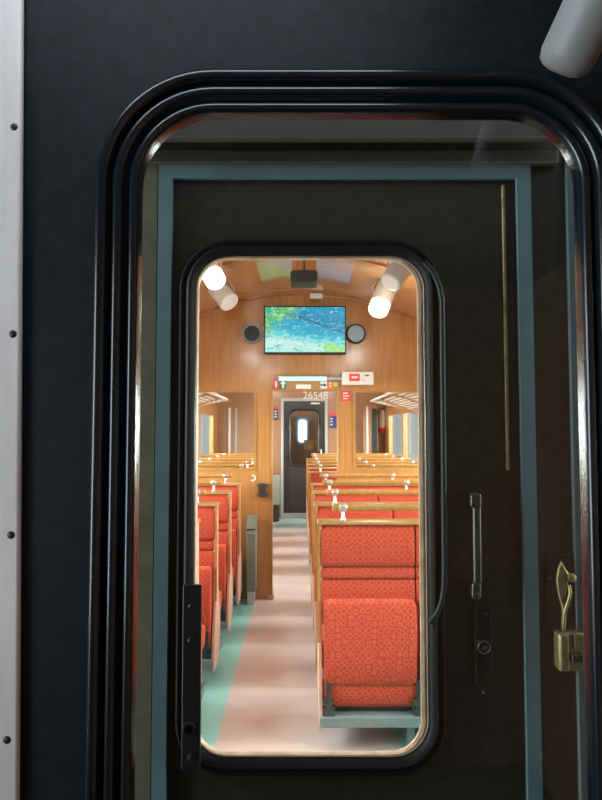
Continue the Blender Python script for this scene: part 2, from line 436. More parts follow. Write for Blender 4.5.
# inner door leaf
e = .000
D2 = struct(thing('door_2', None, None), 'dark brown inner door with a round-cornered window looking into the coach', 'door')
a = P(195, 500, YD); b = P(425.5, 500, YD); t = P(310, 257, YD); bo = P(310, 755.5, YD)
FW = (a.x, b.x, bo.z, t.z, .066)
obj('leaf', ring(rr(DO[0] + .0006, DO[1] - .0006, .012, DO[3] - .0006, .003), rr(FW[0] - .018, FW[1] + .018, FW[2] - .024, FW[3] + .018, .08), YD, YD + .03), 'brownpaint', D2)
obj('pane', plate((FW[0] - .0008, FW[1] + .0008, FW[2] - .0008, FW[3] + .0008, .066), YD - .003, YD - .0005), 'glass', D2)
x0, x1, z0, z1, r_ = FW
obj('window_reveal', loops(BM(), [(rr(x0, x1, z0, z1, r_), YD - .004), (rr(x0 + .0035, x1 - .011, z0 + .003, z1 - .004, r_ - .005), YD + .004), (rr(x0 + .003, x1 - .0105, z0 + .002, z1 - .003, r_ - .005), YD + .012), (rr(x0 - .012, x1 + .012, z0 - .02, z1 + .015, r_ + .01), YD + .031), (rr(x0 - .0015, x1 + .0015, z0 - .0015, z1 + .0015, r_), YD + .006)], True), 'tan', D2, smooth=True)
g = [(.0015, YD - .001), (.0015, YD - .010), (.004, YD - .014), (.009, YD - .018), (.013, YD - .020), (.017, YD - .016), (.019, YD - .013), (.023, YD - .016), (.028, YD - .016), (.032, YD - .010), (.034, YD - .001)]
tag(obj('gasket', sweep(FW, g), 'rubbermatt', D2, smooth=True), 'black rubber window gasket')
# dark green bead round the right of the gasket
pts = [P(424, 262, YD - .02), P(433, 272, YD - .02), P(439, 285, YD - .02), P(442, 300, YD - .02)]
pts += [P(442 + 2.5 * i / 8, 300 + 270 * i / 8, YD - .02) for i in range(1, 9)]
pts += [P(444, 588, YD - .02), P(441.5, 603, YD - .02), P(437, 614, YD - .02), P(430, 623, YD - .018)]
tag(obj('bead', path_tube(BM(), pts, .0055), 'greenrub', D2, smooth=True), 'dark green rubber bead')
# golden reflection line on the leaf, modelled as a thin upright bead
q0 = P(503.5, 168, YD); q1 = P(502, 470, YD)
tag(obj('reflection_bead', tube(BM(), (q0.x - .002, YD - .001, q1.z), (q0.x - .002, YD - .001, DO[3] - .01), .0035, n=12), 'brass', D2, smooth=True), 'thin golden reflection line built as an upright bead')
# pull handle
hx = P(471.5, 545, YD).x; h0 = P(475, 596, YD).z; h1 = P(475, 492, YD).z
h = tag(obj('handle', bx(hx - .004, hx + .011, YD - .030, YD - .018, h0 + .03, h1 - .02), 'steel', D2, bevel=.004), 'worn steel pull handle')
obj('handle_foot', prism(BM(), rr(hx - .009, hx + .011, h1 - .026, h1, .005), 'y', YD - .034, YD - .0005), 'steel', h, bevel=.003)
obj('handle_foot', prism(BM(), rr(hx - .008, hx + .010, h0, h0 + .032, .008), 'y', YD - .028, YD - .0005), 'steel', h, bevel=.003)
obj('bolt', lathe(BM(), (hx + .001, YD - .027, h0 + .010), (0, -1, 0), [(0, .005), (.002, .005), (.003, .003)], 16), 'steel', h, smooth=True)
# lock plate
lx = P(475, 650, YD).x; rx = P(491, 650, YD).x; l0 = P(482, 671, YD).z; l1 = P(482, 606, YD).z
lk = tag(obj('lock_plate', plate((lx, rx, l0, l1, .002), YD - .005, YD - .0005), 'blacksteel', D2, bevel=.001), 'dark lock plate')
obj('lock_edge', bx(lx - .001, lx + .002, YD - .007, YD - .0005, l0 - .02, l1), 'steel', lk)
c = P(484, 647.5, YD - .01)
obj('lock_cylinder', lathe(BM(), (c.x, YD - .005, c.z), (0, -1, 0), [(0, .0125), (.006, .0125), (.008, .011), (.006, .009), (.004, .0085), (.004, .005), (.008, .0045), (.009, .003)], 24), 'steel', lk, smooth=True)
c = P(478.5, 646, YD - .01)
obj('lock_pin', lathe(BM(), (c.x, YD - .005, c.z + .004), (0, -1, 0), [(0, .006), (.004, .006), (.005, .004)], 18), 'steel', lk, smooth=True)
c = P(485, 613, YD)
obj('screw', lathe(BM(), (c.x, YD - .0045, c.z), (0, -1, 0), [(0, .004), (.0015, .004), (.002, .002)], 14), 'steel', lk, smooth=True)
c = P(483, 692, YD)
obj('rivet', lathe(BM(), (c.x, YD - .0005, c.z), (0, -1, 0), [(0, .0028), (.0015, .0028), (.002, .0015)], 12), 'chrome', D2, smooth=True)
# black strap at lower left
s0 = P(181, 770, YD - .03); s1 = P(200, 770, YD - .03); s2 = P(182, 585, YD - .03)
st = tag(obj('strap', bx(s0.x, s1.x, YD - .030, YD - .0205, s0.z, s2.z), 'blacksteel', D2, bevel=.002), 'black steel strap with bolts')
for py, r in ((757, .006), (640, .0055), (606, .0045)):
    c = P(191, py, YD - .03)
    obj('bolt', lathe(BM(), (c.x, YD - .0295, c.z), (0, -1, 0), [(0, r), (.003, r), (.0045, r * .6)], 16), 'blacksteel', st, smooth=True)
c = P(189, 728, YD - .03)
obj('knob', lathe(BM(), (c.x, YD - .0295, c.z), (0, -1, 0), [(0, .012), (.007, .012), (.008, .009), (.002, .008)], 22), 'blacksteel', st, smooth=True)

# brass latch on the jamb, right, and a reflected lock box built solid
c = P(563, 580, YW - .02)
lt = thing('brass_latch', 'brass latch lever hanging on a dark plate right of the slate blue frame', 'latch', (c.x, YW - .0005, c.z))
def rel(px, py, y): q = P(px, py, YW - .02); return (q.x - c.x, y, q.z - c.z)
a0 = rel(551, 632, 0); a1 = rel(577, 556, 0)
obj('back_plate', plate((a0[0], a1[0] , a0[2], a1[2], .004), -.006, 0), 'blacksteel', lt, bevel=.0015)
obj('pivot', lathe(BM(), rel(565, 577, -.006), (0, -1, 0), [(0, .011), (.012, .011), (.014, .008), (.016, .008), (.018, .005)], 24), 'brass', lt, smooth=True)
pl = [rel(*p, 0) for p in ((561, 561), (564, 567), (568, 574), (567, 586), (564, 600), (566, 612), (565, 628), (563, 631), (561.5, 627), (562, 608), (558, 594), (556, 580), (558, 568))]
obj('lever', prism(BM(), [(p[0], p[2]) for p in pl], 'y', -.024, -.016), 'brass', lt, bevel=.002)
obj('twist', path_tube(BM(), [rel(568.5, 585, -.022), rel(569, 592, -.026), rel(566, 602, -.027), rel(563.5, 611, -.025), rel(563, 622, -.022)], .0032), 'brass', lt, smooth=True)
obj('knob', lathe(BM(), rel(570.5, 577, -.006), (0, -1, 0), [(0, .006), (.014, .006), (.015, .008), (.021, .008), (.023, .004)], 20), 'brass', lt, smooth=True)
obj('screw', lathe(BM(), rel(552.5, 580, -.004), (0, -1, 0), [(0, .004), (.004, .004), (.005, .002)], 12), 'steel', lt, smooth=True)
c2 = P(570, 655, YW - .03)
lb = thing('reflected_lock_box', 'reflection of a brass lock box, built solid below the latch lever', 'lock', (c2.x, YW - .0005, c2.z))
def rel2(px, py): q = P(px, py, YW - .03); return (q.x - c2.x, q.z - c2.z)
a0 = rel2(560, 672); a1 = rel2(604, 634)
obj('case', bx(a0[0], a1[0], -.028, 0, a0[1], a1[1]), 'brass', lb, bevel=.003)
a0 = rel2(560.5, 671); a1 = rel2(568, 635)
obj('reflected_flange', bx(a0[0], a1[0], -.033, -.027, a0[1], a1[1]), 'brass', lb, bevel=.002)
a0 = rel2(571, 662); a1 = rel2(582, 653)
obj('reflected_keeper', bx(a0[0], a1[0], -.036, -.027, a0[1], a1[1]), 'blacksteel', lb, bevel=.002)
a0 = rel2(574, 648); a1 = rel2(576, 633)
obj('reflected_pin', bx(a0[0], a1[0], -.034, -.027, a0[1], a1[1]), 'steel', lb, bevel=.001)

# ================================================================== COACH INTERIOR
WX = 1.52; YP = 5.80; YE = 10.95
ZC = 2.93; KC = .205
def arch(x): return ZC - KC * x * x
struct(obj('floor', bx(-WX, WX, YB - .07, YE, -.08, 0), 'floor'), 'coach floor with a pink aisle between green side strips', 'floor')
pts = [(-WX + 2 * WX * i / 24, arch(-WX + 2 * WX * i / 24)) for i in range(25)]
bm = BM(); prism(bm, pts + [(x, z + .05) for x, z in pts[::-1]], 'y', YB, YE)
struct(obj('ceiling', bm, 'wood_ceiling', smooth=True), 'arched varnished wood ceiling of the coach', 'ceiling')
def rib(y0, y1, drop):
    bm = BM(); prism(bm, [(x, z + .001) for x, z in pts] + [(x, z - drop) for x, z in pts[::-1]], 'y', y0, y1); return bm
for i, (y0, y1, dr) in enumerate(((4.46, 4.54, .022), (YP - .075, YP - .031, .022))):
    struct(obj('trim_%d' % (7 + i), rib(y0, y1, dr), 'woodd', smooth=True), ['curved wooden rib across the ceiling in front of the partition', 'curved wooden moulding along the top of the partition'][i], 'trim')
# side walls with windows
for s, side in ((-1, 'left'), (1, 'right')):
    bm = BM(); x0, x1 = sorted((s * WX, s * (WX + .06)))
    box(bm, x0, x1, YB, YE, 0, .82); box(bm, x0, x1, YB, YE, 1.85, arch(WX) + .05)
    ys = [YB, 2.35, 3.85, 5.35, 6.55, 8.05, 9.55, YE]
    posts = [(YB, 1.5)] + [(y - .07, y + .07) for y in (2.9, 4.4)] + [(5.7, 6.1)] + [(y - .07, y + .07) for y in (7.5, 9.0)] + [(10.4, YE)]
    for y0, y1 in posts: box(bm, x0, x1, y0, y1, .82, 1.85)
    struct(obj('wall_' + ('coach_left' if s < 0 else 'coach_right'), bm, 'wood'), 'wooden coach side wall with windows on the ' + side, 'wall')
    bm = BM()
    for (a, b0), (a1, b1) in zip(posts, posts[1:]):
        box(bm, s * (WX + .03) - .003, s * (WX + .03) + .003, b0, a1, .82, 1.85)
    struct(obj('window_%d' % (2 if s < 0 else 3), bm, 'glass3'), 'row of side window panes on the ' + side + ' of the coach', 'window')

# partition
T0, T1 = YP - .03, YP + .03
lx0, lx1 = P(255, 500, T0).x, P(271.5, 500, T0).x
rx0, rx1 = P(338.5, 430, T0).x, P(354, 430, T0).x
zH = P(300, 374, T0).z            # top of doorway frame
zh = P(300, 390, T0).z            # underside of header
zg1 = P(220, 391, T0).z; zg0 = P(220, 469, T0).z
pa = [(x * .999, arch(x)) for x in [-WX + 2 * WX * i / 24 for i in range(25)]]
bm = BM()
prism(bm, [(-WX, zg1)] + pa + [(WX, zg1)], 'y', T0, T1)
box(bm, lx0, lx1, T0, T1, 0, zg1); box(bm, rx0, rx1, T0, T1, 0, zg1)
box(bm, -WX, lx0, T0, T1, 0, zg0); box(bm, rx1, WX, T0, T1, 0, zg0)
box(bm, -WX, -1.40, T0, T1, zg0, zg1); box(bm, 1.40, WX, T0, T1, zg0, zg1)
struct(obj('wall_partition', bm, 'wood'), 'varnished wood partition with a central doorway and glazed sides', 'wall')
for nm, x0, x1, lab in (('window_4', -1.40, lx0, 'glazed panel left of the partition doorway'), ('window_5', rx1, 1.40, 'glazed panel right of the partition doorway')):
    wn = struct(thing(nm, None, None), lab, 'window')
    obj('frame', loops(BM(), [(rr(x0 - .012, x1 + .012, zg0 - .012, zg1 + .012, .004), T0 - .008), (rr(x0 + .014, x1 - .014, zg0 + .014, zg1 - .014, .01), T0 - .008), (rr(x0 + .014, x1 - .014, zg0 + .014, zg1 - .014, .01), T0 + .004), (rr(x0 - .012, x1 + .012, zg0 - .012, zg1 + .012, .004), T0 - .0004)], True), 'goldwood', wn)
    obj('pane', bx(x0, x1, YP - .004, YP + .004, zg0, zg1), 'glass2', wn)
# doorway frame
bm = BM()
box(bm, lx1 - .004, lx1 + .012, T0 - .014, T1 + .01, 0, zH); box(bm, rx0 - .012, rx0 + .004, T0 - .014, T1 + .01, 0, zH)
box(bm, lx1 - .004, rx0 + .004, T0 - .014, T0 + .02, zH - .018, zH)
box(bm, lx1 + .012, rx0 - .012, T0 - .006, T0 + .02, zh - .005, zh + .012)
struct(obj('trim_9', bm, 'goldwood', bevel=.003), 'golden wood frame around the partition doorway', 'trim')
box_ = bx(lx1 - .03, lx1 + .024, T0 - .02, T1 + .012, 0, .045)
struct(obj('trim_10', box_, 'tan', bevel=.003), 'pale foot block of the left doorway post', 'trim')
bm = BM()
for px in (282, 328): 
    x = P(px, 360, T0).x; box(bm, x - .008, x + .008, T0 - .006, T0 - .0004, zH + .002, P(px, 354, T0).z - .02)
struct(obj('trim_11', bm, 'goldtrim'), 'two short light battens under the television', 'trim')

def flat(name, px0, py0, px1, py1, Y, th, m, parent=None, label=None, cat=None, bevel=0, group=None):
    a = P(px0, py1, Y - th); b = P(px1, py0, Y - th)
    o = obj(name, bx(a.x, b.x, Y - th, Y - .0004, a.z, b.z), m, parent, bevel=bevel)
    if label: tag(o, label, cat, group)
    return o

# television
a = P(264, 354, T0 - .06); b = P(346, 306, T0 - .06)
tv = thing('television', 'flat television glowing with a blue green river picture high on the wood partition', 'television', ((a.x + b.x) / 2, T0 - .001, a.z))
hw = (b.x - a.x) / 2; hh = b.z - a.z
obj('casing', bx(-hw, hw, -.06, -.02, 0, hh), 'tvblack', tv, bevel=.006)
obj('screen', bx(-hw + .012, hw - .012, -.064, -.0595, .018, hh - .012), 'screen', tv)
obj('wall_mount', bx(-.15, .15, -.02, 0, .12, hh - .1), 'tvblack', tv)
def speaker(px, py, r, m1, m2, label):
    c = P(px, py, T0 - .05)
    s = thing('round_speaker', label, 'speaker', (c.x, T0 - .0005, c.z))
    obj('rim', lathe(BM(), (0, 0, 0), (0, -1, 0), [(0, r * .8), (.03, r), (.055, r), (.062, r * .95), (.060, r * .86), (.050, r * .84)], 36), m1, s, smooth=True)
    obj('grille', lathe(BM(), (0, -.049, 0), (0, -1, 0), [(0, r * .83), (.004, r * .82), (.0045, r * .5), (.0065, r * .48), (.007, .01)], 30), m2, s, smooth=True)
    return s
sL = speaker(252, 333.5, .092, 'speakerpale', 'tvblack', 'black round speaker left of the television')
sR = speaker(356, 333.5, .096, 'tvblack', 'speakerpale', 'pale grey round speaker right of the television')
for s, dx in ((sL, 1), (sR, -1)):
    obj('cable', path_tube(BM(), [(dx * .06, -.02, .05), (dx * .10, -.012, .11), (dx * .135, -.01, .17)], .006, 8), 'goldtrim', s, smooth=True)
# router and cables above the television
c = P(314, 296, T0 - .05)
rt_ = thing('wireless_box', 'small white box at the arch top above the television', 'box', (c.x + .02, T0 - .046, c.z - .008))
obj('case', bx(-.06, .06, -.03, 0, -.02, .03), 'white', rt_, bevel=.006)
obj('cable', path_tube(BM(), [(-.02, -.012, -.018), (-.06, -.01, -.035), (-.02, -.012, -.055), (.03, -.01, -.035), (.04, -.005, -.05)], .005, 8), 'dark', rt_, smooth=True)
obj('wire', path_tube(BM(), [(.06, -.012, .005), (.3, -.006, -.01), (.62, .0, -.09)], .005, 8), 'pinkwood', rt_, smooth=True)

# black unit hanging from the ceiling
c = P(304, 272, 4.42)
pj = thing('ceiling_projector', 'black rounded unit hanging from the middle of the ceiling', 'projector', (c.x, 4.42, arch(c.x)))
zb_ = P(304, 284, 4.36).z + .012 - arch(c.x); zm = P(304, 271, 4.36).z - arch(c.x)
obj('body', prism(BM(), rr(-.10, .10, zb_, zm, .02), 'y', -.09, .13), 'tvblack', pj, bevel=.01)
obj('mount', bx(-.09, .09, -.07, .11, zm - .002, .004), 'woodd', pj, bevel=.004)
obj('joint', bx(-.006, .006, -.074, -.068, zm, .0), 'dark', pj)

# ceiling spot lamps
def spot(px0, py0, px1, py1, Y, r, lit, label, glow_r=None, hang=None):
    """cylinder lamp from its lit mouth (px0,py0) to its back end (px1,py1)"""
    a = P(px0, py0, Y); b = P(px1, py1, Y + .10)
    o = thing('spot_lamp', label, 'lamp', a, 'ceiling spot lamps')
    d = (b - a); L = d.length; d.normalize()
    obj('housing', lathe(BM(), d * .004, d, [(0, r * .9), (.004, r), (L * .45, r), (L * .46, r * .93), (L * .50, r * .93), (L * .51, r), (L * .96, r * .98), (L, r * .7)], 30), 'white' if lit != 'grey' else 'lampgrey', o, smooth=True)
    if lit == 'lit':
        obj('diffuser', lathe(BM(), d * .006, -d, [(0, r * .95), (.07, r * .92), (.085, r * .8), (.09, r * .3)], 26), 'glow', o, smooth=True)
    else:
        obj('diffuser', lathe(BM(), d * .006, -d, [(0, r * .85), (.006, r * .8), (.008, r * .3)], 26), 'white', o, smooth=True)
    m = (a + b) / 2 - a
    top = Vector((m.x, m.y, arch((a + m).x) - a.z + .01))
    u = Vector((r * 1.05, 0, 0)) if abs(d.x) < .8 else Vector((0, r * 1.05, 0))
    obj('bracket', path_tube(BM(), [m - u, m - u * 1.05 + (top - m) * .5, top - u * .6], .008, 8), 'chrome', o, smooth=True)
    obj('bracket', path_tube(BM(), [m + u, m + u * 1.05 + (top - m) * .5, top + u * .6], .008, 8), 'chrome', o, smooth=True)
    return o
spot(213, 276, 205, 262, 4.25, .078, 'lit', 'brightly lit lamp at the top left of the inner window')
spot(230, 303, 216, 287, 5.0, .085, 'off', 'white cylinder lamp just below the bright lamp at top left')
spot(380, 305, 388, 284, 4.85, .085, 'lit', 'lit white cylinder lamp right of the television, below the grey one')
spot(390, 283, 408, 258, 4.2, .080, 'grey', 'unlit grey cylinder lamp in the top right corner of the inner window')

# display strip and signs over the doorway
zs = T0 - .012
sl = thing('strip_light', 'glowing cyan tube across the doorway header', 'light', (P(310, 379, T0).x, T0 - .014, P(310, 379, T0).z))
hw = (P(341, 379, T0).x - P(279, 379, T0).x) / 2
obj('tube', tube(BM(), (-hw + .0, -.025, 0), (hw - .14, -.025, 0), .021, n=16), 'cyanglow', sl, smooth=True)
obj('fitting', bx(hw - .14, hw + .035, -.036, -.010, -.012, .012), 'lampgrey', sl, bevel=.003)
obj('holder', bx(-hw + .02, -hw + .05, -.02, .0005, -.012, .012), 'lampgrey', sl)
db = thing('display_box', 'white box with a red display right of the cyan tube', 'display', (P(357, 379, T0).x, T0 - .001, P(357, 379, T0).z))
hw = (P(372.5, 379, T0).x - P(341.5, 379, T0).x) / 2
obj('case', bx(-hw, hw, -.085, 0, -.062, .062), 'white', db, bevel=.006)
obj('red_display', bx(-hw * .55, hw * .12, -.089, -.084, -.028, .042), 'redled', db)
obj('digits', bx(-hw * .40, -hw * .02, -.0905, -.0885, .0, .018), 'white', db)
obj('button', bx(hw * .45, hw * .7, -.089, -.084, .02, .034), 'dark', db)
obj('button', bx(hw * .3, hw * .45, -.089, -.084, -.03, -.015), 'yel', db)

YS = T0 - .002
s1 = flat('sign', 273.3, 379, 279.0, 389, YS, .010, 'red', label='small red sign with a white mark at the left end of the doorway header', cat='sign')
flat('mark', 275.3, 381, 277, 387.5, YS - .010, .002, 'white', s1)
s2 = flat('sign', 279.5, 379, 286.5, 389, YS, .010, 'green', label='small green arrow sign beside the red sign on the doorway header', cat='sign')
a = P(283, 388, YS - .012); 
sc = .0095
arrow = [(-1, -4), (1, -4), (1, 0), (3, 0), (0, 4), (-3, 0), (-1, 0)]
cx, cz = P(283, 384, YS - .012).x, P(283, 384, YS - .012).z
obj('arrow', prism(BM(), [(cx + x * sc, cz + z * sc) for x, z in arrow], 'y', YS - .012, YS - .0102), 'white', s2)
flat('sign', 296, 384.5, 311, 388.8, YS, .010, 'white', label='blank white plate in the middle of the doorway header', cat='sign')
s3 = flat('sign', 320.5, 381.5, 327, 388.5, YS, .010, 'white', label='white sign with a navy arrow on the right of the doorway header', cat='sign')
cx, cz = P(323.8, 385, YS - .012).x, P(323.8, 385, YS - .012).z
obj('arrow', prism(BM(), [(cx + x * .0075, cz + z * .0075) for x, z in [(-4, -1), (0, -1), (0, -2.4), (4, 0), (0, 2.4), (0, 1), (-4, 1)]], 'y', YS - .012, YS - .0102), 'navy', s3)
s4 = flat('sign', 327.3, 380.5, 333, 388.7, YS, .010, 'orange', label='orange sign with a white T shape on the doorway header', cat='sign')
flat('mark', 329, 382.5, 331.8, 383.8, YS - .010, .002, 'white', s4); flat('mark', 329.9, 382.5, 331, 387.5, YS - .010, .002, 'white', s4)
c = P(335.3, 384.5, YS)
tag(obj('sign', lathe(BM(), (c.x, YS - .0004, c.z), (0, -1, 0), [(0, .022), (.0095, .022), (.010, .021)], 24), 'yellow', smooth=True), 'round yellow green sticker at the right end of the doorway header', 'sign')
s5 = flat('sign', 341.5, 390.5, 350.5, 401, T0 - .0145 + .0145, .008, 'red', label='red notice with white lines on the right doorway post', cat='sign')
for k, (x0, x1) in enumerate(((343, 348), (343, 349.2), (343, 347.5))):
    flat('line', x0, 392.6 + k * 2.7, x1, 393.7 + k * 2.7, T0 - .008, .0015, 'white', s5)

# holder, hook and bin on the left doorway post
c = P(262.5, 490, T0 - .04)
hd = thing('handset_holder', 'black handset holder on the left doorway post', 'holder', (c.x, T0, c.z))
obj('body', prism(BM(), rr(-.036, .036, -.065, .065, .015), 'y', -.06, -.01), 'dark', hd, bevel=.006)
for dx in (-1, 1):
    for dz in (-1, 1):
        obj('clip', prism(BM(), [(dx * .030, dz * .035), (dx * .055, dz * .062), (dx * .058, dz * .05), (dx * .036, dz * .022)], 'y', -.05, -.015), 'dark', hd)
obj('back', bx(-.03, .03, -.012, 0, -.05, .05), 'dark', hd)
c = P(254.5, 478, T0 - .01)
hk = obj('coat_hook', path_tube(BM(), [(.0 + .028 * math.cos(math.radians(t)), -.02 + .012 * (t < 0), .026 * math.sin(math.radians(t))) for t in range(110, -131, -20)], .006, 8), 'white', smooth=True, loc=(c.x - .02, T0 + .005, c.z))
tag(hk, 'small white hook above the black holder on the post', 'hook')
bin_ = thing('litter_bin', 'grey green bin at the foot of the left doorway post', 'bin', (-.47, T0 - .001, 0))
zt0 = P(255, 518, 5.62).z; zb0 = P(255, 588, 5.62).z
obj('case', prism(BM(), [(0, zb0), (0, zt0 - .02), (-.05, zt0), (-.20, zt0 - .10), (-.22, zt0 - .14), (-.20, zb0 - .02)], 'x', -.03, .055), 'greygreen', bin_, bevel=.006)
obj('lid', prism(BM(), [(-.045, zt0 + .006), (-.205, zt0 - .10), (-.212, zt0 - .09), (-.05, zt0 + .016)], 'x', -.034, .059), 'greygreen', bin_)
obj('stand', bx(-.025, .04, -.18, -.02, 0, zb0 + .01), 'lampgrey', bin_, bevel=.004)

# ------------------------------------------------------------------ seats
SW = .468
BACK = [(-.02, .70), (-.035, .715), (-.040, .74), (-.040, .81), (-.034, .828), (-.012, .836), (-.034, .845), (-.040, .86), (-.036, .886), (-.010, .897),
        (-.034, .907), (-.046, .93), (-.048, 1.02), (-.040, 1.08), (-.022, 1.108), (.0, 1.114), (.03, 1.11), (.06, 1.08), (.075, .95), (.06, .74), (.04, .70)]
LOW = [(-.02, .742), (-.075, .742), (-.100, .732), (-.112, .70), (-.118, .60), (-.118, .45), (-.112, .355), (-.100, .342), (-.078, .336), (-.096, .329), (-.098, .29), (-.088, .245), (-.06, .215), (-.02, .21),
       (.02, .25), (.03, .5), (.03, .70), (.01, .735)]
SEAT = [(.04, .36), (.04, .44), (.08, .475), (.25, .485), (.40, .475), (.43, .45), (.43, .40), (.40, .365), (.2, .35)]
SIDE = [(-.095, .105), (-.11, .15), (-.085, .30), (-.030, .50), (-.030, 1.10), (-.01, 1.125), (.03, 1.125), (.04, 1.10), (.06, .60), (.12, .48), (.17, .40), (.17, .24), (.10, .12), (.06, .105)]
def make_bench(ws, s):
    """bench of seats ws wide; aisle end at x = 0, running away from the aisle"""
    r = thing('seat_bench', '-', 'seat')
    def X(a, b): return tuple(sorted((s * a, s * b)))
    n = len(ws); W = sum(ws)
    tag(obj('side_panel', prism(BM(), SIDE, 'x', *X(0, .020)), 'pinkwood', r, bevel=.004), 'pale wooden side panel')
    tag(obj('edge_trim', prism(BM(), [(-.034, .52), (-.040, 1.118), (-.026, 1.118), (-.022, .52)], 'x', *X(-.003, .011)), 'goldwood', r), 'golden wood edging')
    tag(obj('top_trim', prism(BM(), [(-.040, 1.114), (-.040, 1.126), (-.02, 1.134), (.05, 1.134), (.065, 1.124), (.065, 1.114)], 'x', *X(-.004, W)), 'goldtrim', r, bevel=.003), 'golden top trim')
    for i in range(n):
        x0 = .016 if i == 0 else sum(ws[:i]) + .004; x1 = sum(ws[:i + 1]) - .004
        obj('backrest', cushion(*X(x0, x1), BACK), 'fabric', r, smooth=True)
        lo = obj('lower_back', cushion(*X(x0 + .012, x1 - .008), LOW, .03), 'fabric', r, smooth=True)
        obj('zip', tube(BM(), (s * (x0 + .03), -.092, .336), (s * (x1 - .02), -.092, .336), .0035, n=8), 'woodd', lo, smooth=True)
        obj('seat_cushion', cushion(*X(x0 + .005, x1 - .004), SEAT), 'fabric', r, smooth=True)
        for xe in ((x0 + .034, x1 + .004) if i == 0 else (x1 + .004,) if i < n - 1 else (x1 - .03,)):
            lv = obj('lever', prism(BM(), [(-.118, .23), (-.118, .32), (-.105, .36), (-.085, .36), (-.07, .32), (-.07, .23)], 'x', *X(xe - .014, xe + .010)), 'dark', r, bevel=.003)
            obj('pivot', tube(BM(), (s * (xe - .030), -.10, .255), (s * (xe + .020), -.10, .255), .020, n=16), 'dark', lv, smooth=True)
            obj('foot', bx(*X(xe - .028, xe + .030), -.105, .05, .188, .232), 'dark', lv, bevel=.003)
    tag(obj('base_bar', prism(BM(), [(-.10, .130), (-.11, .14), (-.11, .18), (-.098, .19), (.30, .19), (.30, .130)], 'x', *X(.004, W)), 'bar', r, bevel=.003), 'grey green base bar')
    tag(obj('under_tray', bx(*X(.03, W - .02), -.05, .28, .191, .213), 'dark', r), 'dark tray')
    for x in (.445, W - .12):
        obj('leg', bx(*X(x, x + .04), -.04, .25, 0, .131), 'bar', r, bevel=.003)
    xr = .075
    tag(obj('grab_rail', lathe(BM(), (s * xr, .0, 1.200), (s, 0, 0), [(0, .014), (.003, .019), (W - xr - .003, .019), (W - xr, .014)], 20), 'goldwood', r, smooth=True), 'golden wood grab rail')
    for x in [.13] + [.13 + .585 * k for k in range(1, n)]:
        bk = tag(obj('rail_bracket', lathe(BM(), (s * (x - .02), .0, 1.200), (s, 0, 0), [(0, .0195), (.002, .0215), (.038, .0215), (.04, .0195)], 18), 'chrome', r, smooth=True), 'chrome rail bracket')
        obj('stem', lathe(BM(), (s * x, .0, 1.13), (0, 0, 1), [(0, .016), (.006, .015), (.012, .009), (.05, .008), (.056, .010)], 14), 'chrome', bk, smooth=True)
    return r
ORD = ['first', 'second', 'third', 'fourth', 'fifth']
rows = [3.14, 3.88, 4.61, 5.30]; rows2 = [6.75, 7.5, 8.3, 9.1, 9.85]
for ws, s, x, side in (((.497, .465, .46), 1, .088, 'right'), ((.49, .485), -1, -.535, 'left')):
    proto = make_bench(ws, s)
    first = True
    for k, y in enumerate(rows):
        o = proto if first else copy_tree(proto); first = False
        o.location = (x, y, 0)
        w_ = ['nearest', 'second nearest', 'third nearest', 'fourth nearest'][k]
        o['label'] = f'rust red seat bench with golden rail, {w_} row on the {side} of the aisle'
        o['group'] = f'seat benches on the {side} of the aisle'
    for k, y in enumerate(rows2):
        o = copy_tree(proto); o.location = (x, y, 0)
        o['label'] = f'rust red seat bench, {ORD[k]} row beyond the wood partition, {side} of the aisle'
        o['group'] = f'seat benches beyond the partition, {side} side'

# ------------------------------------------------------------------ luggage racks beyond the partition
for s, side in ((-1, 'left'), (1, 'right')):
    y0, y1 = T1 + .03, (7.75 if s < 0 else 8.15)
    rk = thing('luggage_rack', f'white slatted luggage rack seen through the {side} partition glass', 'rack', (s * WX, y0, 1.90), 'luggage racks')
    L = y1 - y0
    xa = -s * .57
    obj('front_rail', path_tube(BM(), [(0, .01, -.02), (xa * .5, .01, .04), (xa * .92, .01, .085), (xa, .05, .09), (xa, L - .05, .09), (xa * .92, L - .01, .085), (xa * .5, L - .01, .04), (0, L - .01, -.02)], .016, 10), 'white', rk, smooth=True)
    for k in range(7):
        t = .12 + k * .115
        obj('slat', bx(*sorted((xa * t - .014, xa * t + .014)), .015, L - .015, -.028 + t * .118, -.018 + t * .118), 'white', rk)
    for k in (0.25, .75):
        obj('support', path_tube(BM(), [(0, L * k, -.14), (xa * .35, L * k, -.03), (xa * .7, L * k, .045), (xa * .98, L * k, .085)], .012, 8), 'chrome', rk, smooth=True)

# ------------------------------------------------------------------ far end wall
zdt = P(300, 400, YE).z
dx0, dx1 = P(283.5, 460, YE).x, P(325, 460, YE).x
bm = BM()
for a in ((-WX, dx0 - .03, 0, ZC), (dx1 + .03, WX, 0, ZC), (dx0 - .03, dx1 + .03, zdt + .0, ZC)): box(bm, a[0], a[1], YE, YE + .06, a[2], a[3])
struct(obj('wall_far', bm, 'brownpanel'), 'brown wood end wall at the far end of the coach', 'wall')
bm = BM()
box(bm, dx0 - .05, dx0, YE - .02, YE + .05, 0, zdt + .03); box(bm, dx1, dx1 + .05, YE - .02, YE + .05, 0, zdt + .03); box(bm, dx0, dx1, YE - .02, YE + .05, zdt - .02, zdt + .03)
struct(obj('trim_12', bm, 'greyframe', bevel=.004), 'pale grey frame of the far door', 'trim')
D3 = struct(thing('door_3', None, None), 'dark far door with a rounded window at the end of the aisle', 'door')
wa = P(290.5, 465, YE); wb = P(318, 411, YE)
W3 = (wa.x, wb.x, wa.z, wb.z, .10)
obj('leaf', ring(rr(dx0 + .002, dx1 - .002, .04, zdt - .022, .004), rr(*W3), YE - .002, YE + .04), 'darkdoor', D3)
obj('pane', plate(W3, YE + .015, YE + .022), 'smoky', D3)
